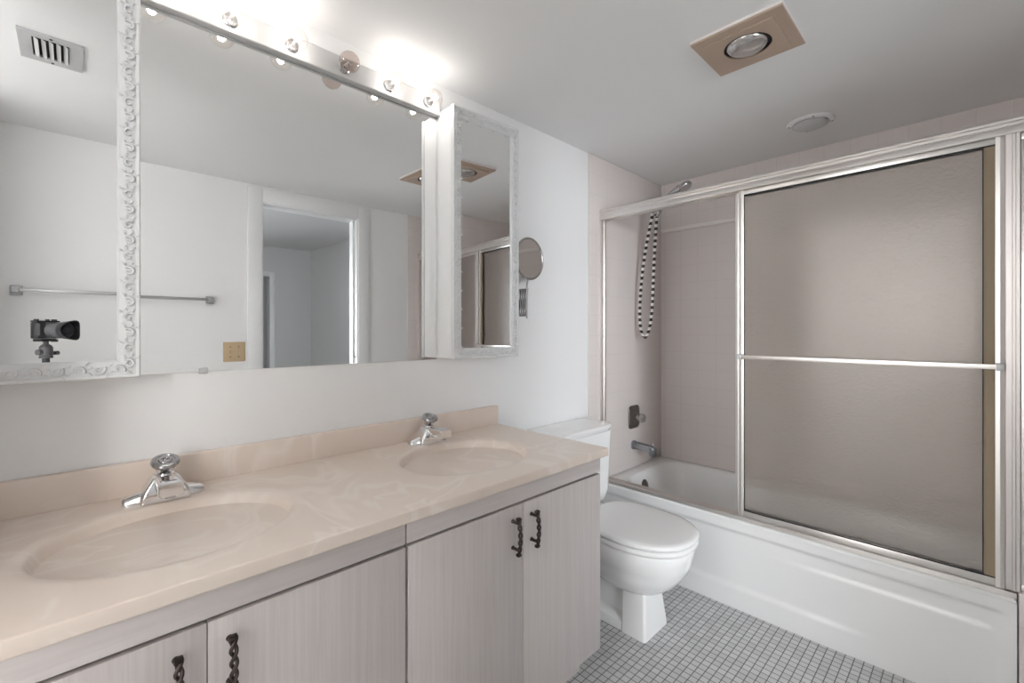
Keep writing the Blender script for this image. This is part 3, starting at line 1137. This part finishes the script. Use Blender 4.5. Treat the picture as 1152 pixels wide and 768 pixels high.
sp = thing('tub_spout', 'chrome tub spout with diverter knob on the tiled wall over the bathtub', 'tub spout', (1.100, -0.0085, 0.50))
b = bmesh.new()
rings = []
for (dy, hw, zt, zb_) in ((0.0, 0.026, 0.542, 0.488), (-0.010, 0.026, 0.542, 0.488), (-0.016, 0.023, 0.538, 0.492), (-0.07, 0.022, 0.534, 0.493), (-0.105, 0.022, 0.531, 0.486), (-0.112, 0.022, 0.530, 0.469), (-0.135, 0.022, 0.527, 0.466), (-0.142, 0.017, 0.521, 0.470)):
    rings.append([Vector((p.x, -0.009 + dy, p.y)) for p in rrect(1.100, (zt + zb_) / 2, hw, (zt - zb_) / 2, min(hw, (zt - zb_) / 2) * 0.8, 0)])
add_loft(b, rings)
obj('spout_body', b, M_STEEL, sp, 45)
b = bmesh.new()
add_tube(b, [(1.100, -0.135, 0.524), (1.100, -0.135, 0.542)], 0.003, 8)
add_lathe(b, [(0, 0), (0.008, 0.0), (0.009, 0.004), (0.007, 0.008), (0, 0.009)], Matrix.Translation((1.100, -0.135, 0.540)), 14)
obj('diverter_knob', b, M_CHROME, sp)

sh = thing('hand_shower', 'chrome hand shower with long coiled metal hose hanging on the tiled wall', 'shower head', (1.12, -0.0085, 1.90))
b = bmesh.new()
add_lathe(b, [(0.0, 0.0), (0.024, 0.0), (0.023, 0.006), (0.013, 0.012), (0.0, 0.012)], axis_mat((1.12, -0.0085, 1.936), (0, -1, 0)), 24)
add_tube(b, [(1.12, -0.010, 1.936), (1.12, -0.05, 1.936), (1.12, -0.09, 1.926), (1.12, -0.118, 1.906)], 0.0105, 12)
obj('shower_arm', b, M_CHROME, sh)
b = bmesh.new()
add_tube(b, [(1.12, -0.112, 1.912), (1.12, -0.128, 1.888), (1.12, -0.146, 1.862)], [0.015, 0.017, 0.015], 14)
add_tube(b, [(1.12, -0.132, 1.874), (1.12, -0.170, 1.884)], [0.016, 0.018], 14)
obj('holder', b, M_NICKEL, sh)
b = bmesh.new()
add_tube(b, [(1.12, -0.150, 1.850), (1.12, -0.170, 1.895), (1.12, -0.200, 1.935), (1.12, -0.245, 1.968), (1.12, -0.290, 1.985)], [0.010, 0.013, 0.013, 0.014, 0.020], 14)
add_lathe(b, [(0.0, 0.018), (0.020, 0.016), (0.034, 0.004), (0.036, -0.006), (0.033, -0.012), (0.0, -0.012)], axis_mat((1.12, -0.318, 1.988), (0, 0.55, 0.83)), 24)
obj('handset', b, M_NICKEL, sh)
# hose: corrugated loop
b = bmesh.new()
ctrl = [(1.12, -0.150, 1.850), (1.12, -0.142, 1.75), (1.115, -0.136, 1.60), (1.11, -0.132, 1.45), (1.105, -0.128, 1.32), (1.10, -0.115, 1.21), (1.10, -0.088, 1.155), (1.10, -0.062, 1.19), (1.10, -0.052, 1.28), (1.105, -0.055, 1.42), (1.11, -0.070, 1.58), (1.115, -0.098, 1.75), (1.12, -0.122, 1.860), (1.12, -0.132, 1.89)]


def catmull(c, per):
    out = []
    c = [Vector(p) for p in c]
    for i in range(len(c) - 1):
        p0, p1, p2, p3 = c[max(0, i - 1)], c[i], c[i + 1], c[min(len(c) - 1, i + 2)]
        for k in range(per):
            t = k / per
            out.append(0.5 * ((2 * p1) + (p2 - p0) * t + (2 * p0 - 5 * p1 + 4 * p2 - p3) * t * t + (3 * p1 - p0 - 3 * p2 + p3) * t ** 3))
    out.append(c[-1])
    return out


hp = catmull(ctrl, 40)
# resample evenly
ev = [hp[0]]
acc = 0
for p, q in zip(hp, hp[1:]):
    acc += (q - p).length
    if acc >= 0.0035:
        ev.append(q)
        acc = 0
add_tube(b, ev, [0.0088 + (0.0012 if (i // 2) % 2 else -0.0012) for i in range(len(ev))], 10)


def hose_mat():
    m, nt, bsdf = new_mat('banded steel hose')
    tc = nt.nodes.new('ShaderNodeTexCoord')
    w = nt.nodes.new('ShaderNodeTexWave')
    w.wave_type = 'BANDS'
    w.bands_direction = 'Z'
    w.inputs['Scale'].default_value = 9.0
    nt.links.new(tc.outputs['Object'], w.inputs['Vector'])
    cr = nt.nodes.new('ShaderNodeValToRGB')
    cr.color_ramp.elements[0].position = 0.42
    cr.color_ramp.elements[0].color = (0.05, 0.045, 0.045, 1)
    cr.color_ramp.elements[1].position = 0.58
    cr.color_ramp.elements[1].color = (0.80, 0.77, 0.75, 1)
    nt.links.new(w.outputs['Fac'], cr.inputs['Fac'])
    nt.links.new(cr.outputs['Color'], bsdf.inputs['Base Color'])
    bsdf.inputs['Metallic'].default_value = 0.6
    bsdf.inputs['Roughness'].default_value = 0.3
    return m


obj('hose', b, hose_mat(), sh, 30, label='black and silver banded hose')

def glass_pane(x0, x1, y0, y1, z0, z1, parent):
    b = bmesh.new()
    add_box(b, x0, x1, y0, y1, z0, z1)
    o = obj('glass_pane', b, [M_GLASS, M_PANE], parent)
    for p in o.data.polygons:
        p.material_index = 0 if p.normal.x < -0.9 else 1
    return o


# ------------------------------------------------------------------ shower enclosure frame
en = thing('shower_enclosure', 'champagne aluminium shower frame along the tub rim with fixed end panel', 'shower enclosure', (0.775, -0.9, 0.382))
HX0, HX1 = 0.752, 0.806
YE = YO + 0.0085
b = bmesh.new()
hp_ = [(HX1, 1.848), (HX0 + 0.014, 1.848), (HX0 + 0.006, 1.845), (HX0 + 0.002, 1.838), (HX0 + 0.002, 1.832), (HX0 + 0.007, 1.829), (HX0 + 0.007, 1.820), (HX0 + 0.002, 1.817), (HX0, 1.812), (HX0, 1.796), (HX0 + 0.002, 1.793), (HX0 + 0.005, 1.793), (HX0 + 0.005, 1.801), (HX1 - 0.005, 1.801), (HX1 - 0.005, 1.793), (HX1, 1.793)]
add_prism(b, hp_, 'y', YE, -0.0085)
obj('header_track', b, M_ALU, en, 25)
b = bmesh.new()
add_prism(b, [(HX0, TZ + 0.0005), (HX1, TZ + 0.0005), (HX1, TZ + 0.016), (HX1 - 0.006, TZ + 0.018), (HX1 - 0.008, TZ + 0.008), (HX0 + 0.0265, TZ + 0.008), (HX0 + 0.0255, TZ + 0.016), (HX0 + 0.0235, TZ + 0.016), (HX0 + 0.0225, TZ + 0.008), (HX0 + 0.008, TZ + 0.008), (HX0 + 0.006, TZ + 0.018), (HX0 + 0.001, TZ + 0.016)], 'y', -1.5195, -0.0100)
obj('sill_track', b, M_ALU, en, 25)
b = bmesh.new()
add_prism(b, [(HX0 + 0.004, -0.0086), (HX1 - 0.004, -0.0086), (HX1 - 0.004, -0.020), (HX1 - 0.008, -0.022), (HX1 - 0.010, -0.013), (HX0 + 0.010, -0.013), (HX0 + 0.008, -0.022), (HX0 + 0.004, -0.020)], 'z', TZ + 0.0165, 1.7925)
add_tube(b, [(HX0 + 0.006, -0.0165, 1.70), (HX0 + 0.002, -0.0165, 1.70)], 0.003, 8)
add_tube(b, [(HX0 + 0.006, -0.0165, 1.08), (HX0 + 0.000, -0.0165, 1.08)], 0.005, 8)
obj('wall_jamb', b, M_ALU, en, 25)
b = bmesh.new()
add_prism(b, [(HX0, -1.498), (HX0 + 0.003, -1.4965), (HX0 + 0.006, -1.498), (HX1, -1.498), (HX1, -1.528), (HX0 + 0.004, -1.528), (HX0, -1.526), (HX0, -1.519), (HX0 + 0.004, -1.517), (HX0 + 0.004, -1.512), (HX0, -1.510)], 'z', 0.4055, 1.7925)
obj('mullion', b, M_ALU, en, 25)
b = bmesh.new()
add_box(b, HX0 + 0.006, HX1 - 0.006, -1.552, -1.5285, 0.4265, 1.7705, 0.002)
add_box(b, HX0 + 0.006, HX1 - 0.006, YE, YE + 0.025, 0.4265, 1.7705, 0.002)
add_box(b, HX0 + 0.006, HX1 - 0.006, YE, -1.5285, 0.4058, 0.4262, 0.002)
add_box(b, HX0 + 0.006, HX1 - 0.006, YE, -1.5285, 1.7708, 1.7925, 0.002)
fp = obj('fixed_panel_frame', b, M_ALU, en, 25)
glass_pane(0.776, 0.781, YE + 0.0252, -1.5522, 0.4266, 1.7704, fp)


def sliding_door(x, y0, y1, label, bar):
    t = thing('shower_door', label, 'shower door', (x, (y0 + y1) / 2, 0.40), 'hammered glass sliding doors')
    zb_, zt = 0.3925, 1.7985
    th = 0.0062
    sw = 0.020
    b = bmesh.new()
    for (ya, yb2) in ((y0, y0 - sw), (y1 + sw, y1)):
        add_prism(b, [(x - th, ya), (x - th - 0.002, (ya + yb2) / 2), (x - th, yb2), (x + th, yb2), (x + th, ya)], 'z', zb_ + 0.008, zt)
    obj('stile', b, M_ALU, t, 20)
    b = bmesh.new()
    add_box(b, x - th, x + th, y1 + sw, y0 - sw, zb_, zb_ + 0.032, 0.002)
    obj('bottom_rail', b, M_ALU, t)
    b = bmesh.new()
    add_box(b, x - th, x + th, y1 + sw, y0 - sw, 1.7735, zt, 0.002)
    obj('top_rail', b, M_ALU, t)
    glass_pane(x - 0.0025, x + 0.0025, y1 + sw + 0.001, y0 - sw - 0.001, zb_ + 0.030, 1.7765, t)
    b = bmesh.new()
    g0, g1 = y0 - sw, y1 + sw
    add_box(b, x - 0.006, x - 0.0028, g1, g0, zb_ + 0.032, zb_ + 0.036)
    add_box(b, x - 0.006, x - 0.0028, g1, g0, 1.7685, 1.7735)
    add_box(b, x - 0.006, x - 0.0028, g0 - 0.003, g0, zb_ + 0.036, 1.7685)
    add_box(b, x - 0.006, x - 0.0028, g1 + 0.025, g1 + 0.028, zb_ + 0.036, 1.7685)
    obj('gasket', b, M_BLACK, t)
    b = bmesh.new()
    add_box(b, x - 0.005, x - 0.0028, g1, g1 + 0.0249, zb_ + 0.036, 1.7685)
    obj('seal_strip', b, M_BROWNSEAL, t, label='aged brown seal strip')
    if bar:
        b = bmesh.new()
        bx = x - 0.038
        zc = 1.083
        add_prism(b, [(bx - 0.005, zc - 0.007), (bx - 0.006, zc), (bx - 0.005, zc + 0.007), (bx, zc + 0.008), (bx + 0.004, zc + 0.006), (bx + 0.004, zc - 0.006), (bx, zc - 0.008)], 'y', y1 + 0.002, y0 - 0.004)
        tb = obj('towel_rail', b, M_ALU, t, 25)
        for yy in (y0 - 0.010, y1 + 0.010):
            b = bmesh.new()
            add_box(b, bx - 0.008, x - th - 0.0005, yy - 0.009, yy + 0.009, zc - 0.011, zc + 0.011, 0.002)
            obj('rail_bracket', b, M_GREYP, tb)
    return t


sliding_door(0.7665, -0.722, -1.4955, 'outer hammered glass sliding shower door with a towel rail across it', True)
sliding_door(0.788, -0.700, -1.4965, 'inner hammered glass sliding shower door tucked behind the outer door', False)

# ------------------------------------------------------------------ ceiling fittings
hl = thing('ceiling_heat_lamp', 'square tan ceiling heat lamp with recessed reflector bulb', 'ceiling light', (0.272, -0.917, H))
hx0, hx1, hy0, hy1 = 0.146, 0.400, -1.052, -0.783
hcx, hcy = (hx0 + hx1) / 2, (hy0 + hy1) / 2
b = bmesh.new()
add_box(b, hx0, hx1, hy0, hy1, H - 0.008, H - 0.0005, 0.001)
obj('edge_trim', b, M_TANW, hl)


def plate_with_hole(b, x0, x1, y0, y1, cx, cy_, r, zt, zb_, seg=48):
    """rectangular plate with round hole"""
    def sq(k):
        a = 2 * PI * k / seg + PI / 4
        c, s = math.cos(a), math.sin(a)
        m = max(abs(c), abs(s))
        return (cx + c / m * (x1 - x0) / 2, cy_ + s / m * (y1 - y0) / 2)

    def ci(k):
        a = 2 * PI * k / seg + PI / 4
        return (cx + r * math.cos(a), cy_ + r * math.sin(a))
    rg = []
    for (fn, z) in ((sq, zt), (sq, zb_), (ci, zb_), (ci, zt)):
        rg.append([b.verts.new((*fn(k), z)) for k in range(seg)])
    for a_, c_ in ((0, 1), (1, 2), (2, 3)):
        ring_faces(b, rg[a_], rg[c_])


b = bmesh.new()
plate_with_hole(b, hx0 + 0.002, hx1 - 0.002, hy0 + 0.002, hy1 - 0.002, hcx, hcy, 0.070, H - 0.0085, H - 0.014)
plate_with_hole(b, hx0 + 0.034, hx1 - 0.034, hy0 + 0.034, hy1 - 0.034, hcx, hcy, 0.0695, H - 0.0145, H - 0.018)
obj('trim_plate', b, M_TAN, hl, 25)
b = bmesh.new()
add_lathe(b, [(0.0690, -0.0145), (0.069, -0.0088), (0.0, -0.0088)], Matrix.Translation((hcx, hcy, H)), 40)
obj('lamp_recess', b, M_BLACK, hl)
b = bmesh.new()
add_lathe(b, [(0.0, -0.034), (0.02, -0.0335), (0.04, -0.030), (0.054, -0.024), (0.060, -0.016), (0.060, -0.0095)], Matrix.Translation((hcx - 0.002, hcy + 0.002, H)), 40)


def lampglass():
    m, nt, bsdf = new_mat('reflector lamp glass')
    bsdf.inputs['Base Color'].default_value = (0.55, 0.53, 0.52, 1)
    bsdf.inputs['Metallic'].default_value = 0.75
    bsdf.inputs['Roughness'].default_value = 0.18
    bsdf.inputs['Coat Weight'].default_value = 0.6
    return m


obj('reflector_bulb', b, lampglass(), hl, 60, label='unlit silvery reflector bulb')

dv = thing('ceiling_diffuser', 'round white ceiling diffuser near the shower header', 'ceiling vent', (1.085, -0.913, H))
b = bmesh.new()
Md = Matrix.Translation((1.085, -0.913, H))
add_lathe(b, [(0.090, -0.0005), (0.092, -0.004), (0.088, -0.009), (0.074, -0.012), (0.070, -0.008)], Md, 48)
obj('ring', b, M_TRIM, dv, 30)
b = bmesh.new()
add_lathe(b, [(0.066, -0.006), (0.068, -0.014), (0.064, -0.018), (0.035, -0.030), (0.0, -0.041)], Md, 48)
obj('cone', b, M_GREYP, dv, 30, label='grey cone')
for a in (20, 110, 200, 290):
    b = bmesh.new()
    add_lathe(b, [(0.0, -0.0128), (0.004, -0.0126), (0.0045, -0.0095)], Matrix.Translation((1.085 + 0.082 * math.cos(R(a)), -0.913 + 0.082 * math.sin(R(a)), H)), 10)
    obj('screw', b, M_NICKEL, dv)

rg_ = thing('ceiling_register', 'small grey louvered air register on the ceiling above the camera', 'ceiling vent', (-1.343, -0.924, H))
gx0, gx1, gy0, gy1 = -1.420, -1.268, -1.025, -0.822
b = bmesh.new()
sx0, sx1, sy0, sy1 = -1.389, -1.303, -0.985, -0.850
for (a_, c_, d_, e_) in ((gx0, sx0, gy0, gy1), (sx1, gx1, gy0, gy1), (sx0, sx1, gy0, sy0), (sx0, sx1, sy1, gy1)):
    add_box(b, a_, c_, d_, e_, H - 0.007, H - 0.0005)
obj('register_frame', b, M_REG, rg_, 30)
for k in range(5):
    xx = sx0 + 0.004 + k * (sx1 - sx0) / 5
    b = bmesh.new()
    t2 = bmesh.new()
    add_box(t2, -0.0065, 0.0065, sy0 + 0.001, sy1 - 0.001, -0.0006, 0.0006)
    t2.transform(Matrix.Translation((xx + 0.006, 0, H - 0.0085)) @ Matrix.Rotation(R(38), 4, 'Y'))
    merge(b, t2)
    obj('louver', b, M_REG, rg_, 30)
b = bmesh.new()
add_box(b, sx0, sx1, sy0, sy1, H - 0.0012, H - 0.0006)
obj('duct_shade_sheet', b, M_DARK, rg_)  # dark sheet painted as the shade behind the louvers
for yy in (gy0 + 0.012, gy1 - 0.012):
    b = bmesh.new()
    add_lathe(b, [(0, -0.0085), (0.004, -0.0082), (0.0045, -0.0068)], Matrix.Translation(((gx0 + gx1) / 2, yy, H)), 10)
    obj('screw', b, M_DARK, rg_)

# ------------------------------------------------------------------ towel bar and switch plate on the opposite wall
tb = thing('towel_bar', 'long chrome towel bar on the wall opposite the mirrors', 'towel bar', (-1.09, YO, 1.377))
b = bmesh.new()
add_box(b, -1.470, -0.708, YO + 0.050, YO + 0.064, 1.370, 1.386, 0.002)
obj('bar', b, M_BRUSH, tb)
for x in (-1.478, -0.700):
    b = bmesh.new()
    add_box(b, x - 0.020, x + 0.020, YO + 0.0008, YO + 0.014, 1.355, 1.399, 0.003)
    add_box(b, x - 0.013, x + 0.013, YO + 0.014, YO + 0.070, 1.364, 1.392, 0.003)
    obj('bracket', b, M_BRUSH, tb)

sw = thing('switch_plate', 'almond double switch plate on the wall left of the doorway', 'light switch', (-0.569, YO, 1.061))
b = bmesh.new()
add_box(b, -0.629, -0.509, YO + 0.0008, YO + 0.006, 1.000, 1.122, 0.003)
obj('plate', b, M_ALMOND, sw)
for x in (-0.592, -0.546):
    b = bmesh.new()
    add_box(b, x - 0.005, x + 0.005, YO + 0.006, YO + 0.0145, 1.055, 1.071, 0.002)
    obj('toggle', b, M_ALMOND, sw)
for x in (-0.592, -0.546):
    for z in (1.030, 1.092):
        b = bmesh.new()
        add_lathe(b, [(0, 0.002), (0.0028, 0.0018), (0.0034, 0.0)], axis_mat((x, YO + 0.006, z), (0, 1, 0)), 10)
        obj('screw', b, M_DARK, sw)

# ------------------------------------------------------------------ photo camera on its tripod
FW = Vector((math.cos(YAW), math.sin(YAW), 0))
RT = Vector((math.sin(YAW), -math.cos(YAW), 0))
UP = Vector((0, 0, 1))


def CP(r, u, f):
    return CAM + RT * r + UP * u + FW * f


def cam_box(b, r0, r1, u0, u1, f0, f1, bev):
    t2 = bmesh.new()
    add_box(t2, r0, r1, f0, f1, u0, u1, bev)
    M4 = Matrix((RT, FW, UP)).transposed().to_4x4()
    M4.translation = CAM
    merge(b, t2, M4)


dc = thing('digital_camera', 'black digital camera with hooded wide lens on the tripod, seen in the left mirror', 'camera', CP(0, -0.03, -0.12))
b = bmesh.new()
cam_box(b, -0.042, 0.052, -0.035, 0.034, -0.138, -0.101, 0.005)
cam_box(b, -0.046, -0.018, -0.026, 0.030, -0.134, -0.090, 0.009)
obj('body', b, M_CAMBODY, dc)
b = bmesh.new()
cam_box(b, -0.046, 0.050, 0.0345, 0.041, -0.134, -0.104, 0.003)
for (r, rr) in ((-0.034, 0.008), (0.038, 0.009), (0.010, 0.007)):
    add_tube(b, [CP(r, 0.041, -0.119), CP(r, 0.047, -0.119)], rr, 16)
obj('top_plate', b, M_CAMBODY, dc)
b = bmesh.new()
Ml = axis_mat(CP(0, 0, -0.1005), FW, RT)
add_lathe(b, [(0.0, 0.0), (0.032, 0.0), (0.032, 0.010), (0.030, 0.011), (0.030, 0.034), (0.032, 0.036), (0.034, 0.044), (0.034, 0.074), (0.031, 0.076)], Ml, 36)
ln = obj('lens', b, M_CAMGREY, dc, 30)
b = bmesh.new()
add_lathe(b, [(0.031, 0.075), (0.027, 0.072), (0.018, 0.070), (0.016, 0.074), (0.0, 0.078)], Ml, 36)
obj('front_element', b, M_LENS, ln)
b = bmesh.new()
n = 48
rings = []
for (rad, base) in ((0.0352, 0), (0.0352, 1), (0.0330, 1), (0.0330, 0)):
    ring = []
    for k in range(n):
        a = 2 * PI * k / n
        ln_ = 0.064 if base == 0 else 0.092 + 0.022 * (0.5 + 0.5 * math.cos(2 * a + PI))
        rr = rad + (0.007 if base else 0.0)
        ring.append(Ml @ Vector((rr * math.cos(a), rr * math.sin(a), ln_)))
    rings.append(ring)
rings.append(rings[0])
add_loft(b, rings, False, False)
obj('lens_hood', b, M_CAMBODY, dc, 50)

TP = CP(0.004, 0, -0.119)
tp = thing('tripod', 'black tripod with ball head under the digital camera', 'tripod', (TP.x, TP.y, 0))
b = bmesh.new()
cam_box(b, -0.030, 0.036, -0.047, -0.0362, -0.140, -0.104, 0.003)
cam_box(b, 0.026, 0.048, -0.050, -0.040, -0.127, -0.109, 0.004)
obj('quick_release_plate', b, M_CAMBODY, tp)
b = bmesh.new()
TM = Matrix.Translation((TP.x, TP.y, 0))
hz = CAM.z
add_lathe(b, [(0.009, hz - 0.0465), (0.009, hz - 0.058), (0.017, hz - 0.064), (0.022, hz - 0.072), (0.022, hz - 0.106), (0.019, hz - 0.108), (0.022, hz - 0.110), (0.022, hz - 0.118), (0.0, hz - 0.118)], TM, 28)
add_tube(b, [TP + RT * 0.015 + UP * -0.098, TP + RT * 0.036 + UP * -0.098], 0.004, 10)
add_tube(b, [TP + RT * 0.034 + UP * -0.098, TP + RT * 0.050 + UP * -0.098], [0.008, 0.009], 12)
add_tube(b, [TP - RT * 0.018 + UP * -0.092, TP - RT * 0.034 + UP * -0.092], [0.011, 0.012], 12)
obj('ball_head', b, M_CAMGREY, tp, 30)
b = bmesh.new()
add_tube(b, [(TP.x, TP.y, hz - 0.118), (TP.x, TP.y, 0.62)], 0.012, 14)
add_lathe(b, [(0.0, 0.90), (0.028, 0.90), (0.034, 0.88), (0.034, 0.85), (0.02, 0.83), (0.0, 0.83)], TM, 20)
obj('centre_column', b, M_CAMBODY, tp)
for a in (100, 220, 340):
    d = Vector((math.cos(R(a)), math.sin(R(a)), 0))
    b = bmesh.new()
    p0 = Vector((TP.x, TP.y, 0.865)) + d * 0.03
    p1 = Vector((TP.x, TP.y, 0.012)) + d * 0.22
    add_tube(b, [p0, p0.lerp(p1, 0.45)], 0.013, 12)
    add_tube(b, [p0.lerp(p1, 0.44), p0.lerp(p1, 0.75)], 0.0105, 12)
    add_tube(b, [p0.lerp(p1, 0.74), p1], 0.008, 12)
    lg = obj('leg', b, M_CAMBODY, tp)
    b = bmesh.new()
    add_lathe(b, [(0.0, 0.001), (0.011, 0.001), (0.012, 0.012), (0.009, 0.022), (0.0, 0.022)], Matrix.Translation((p1.x, p1.y, 0)), 14)
    obj('rubber_foot', b, M_BLACK, lg)
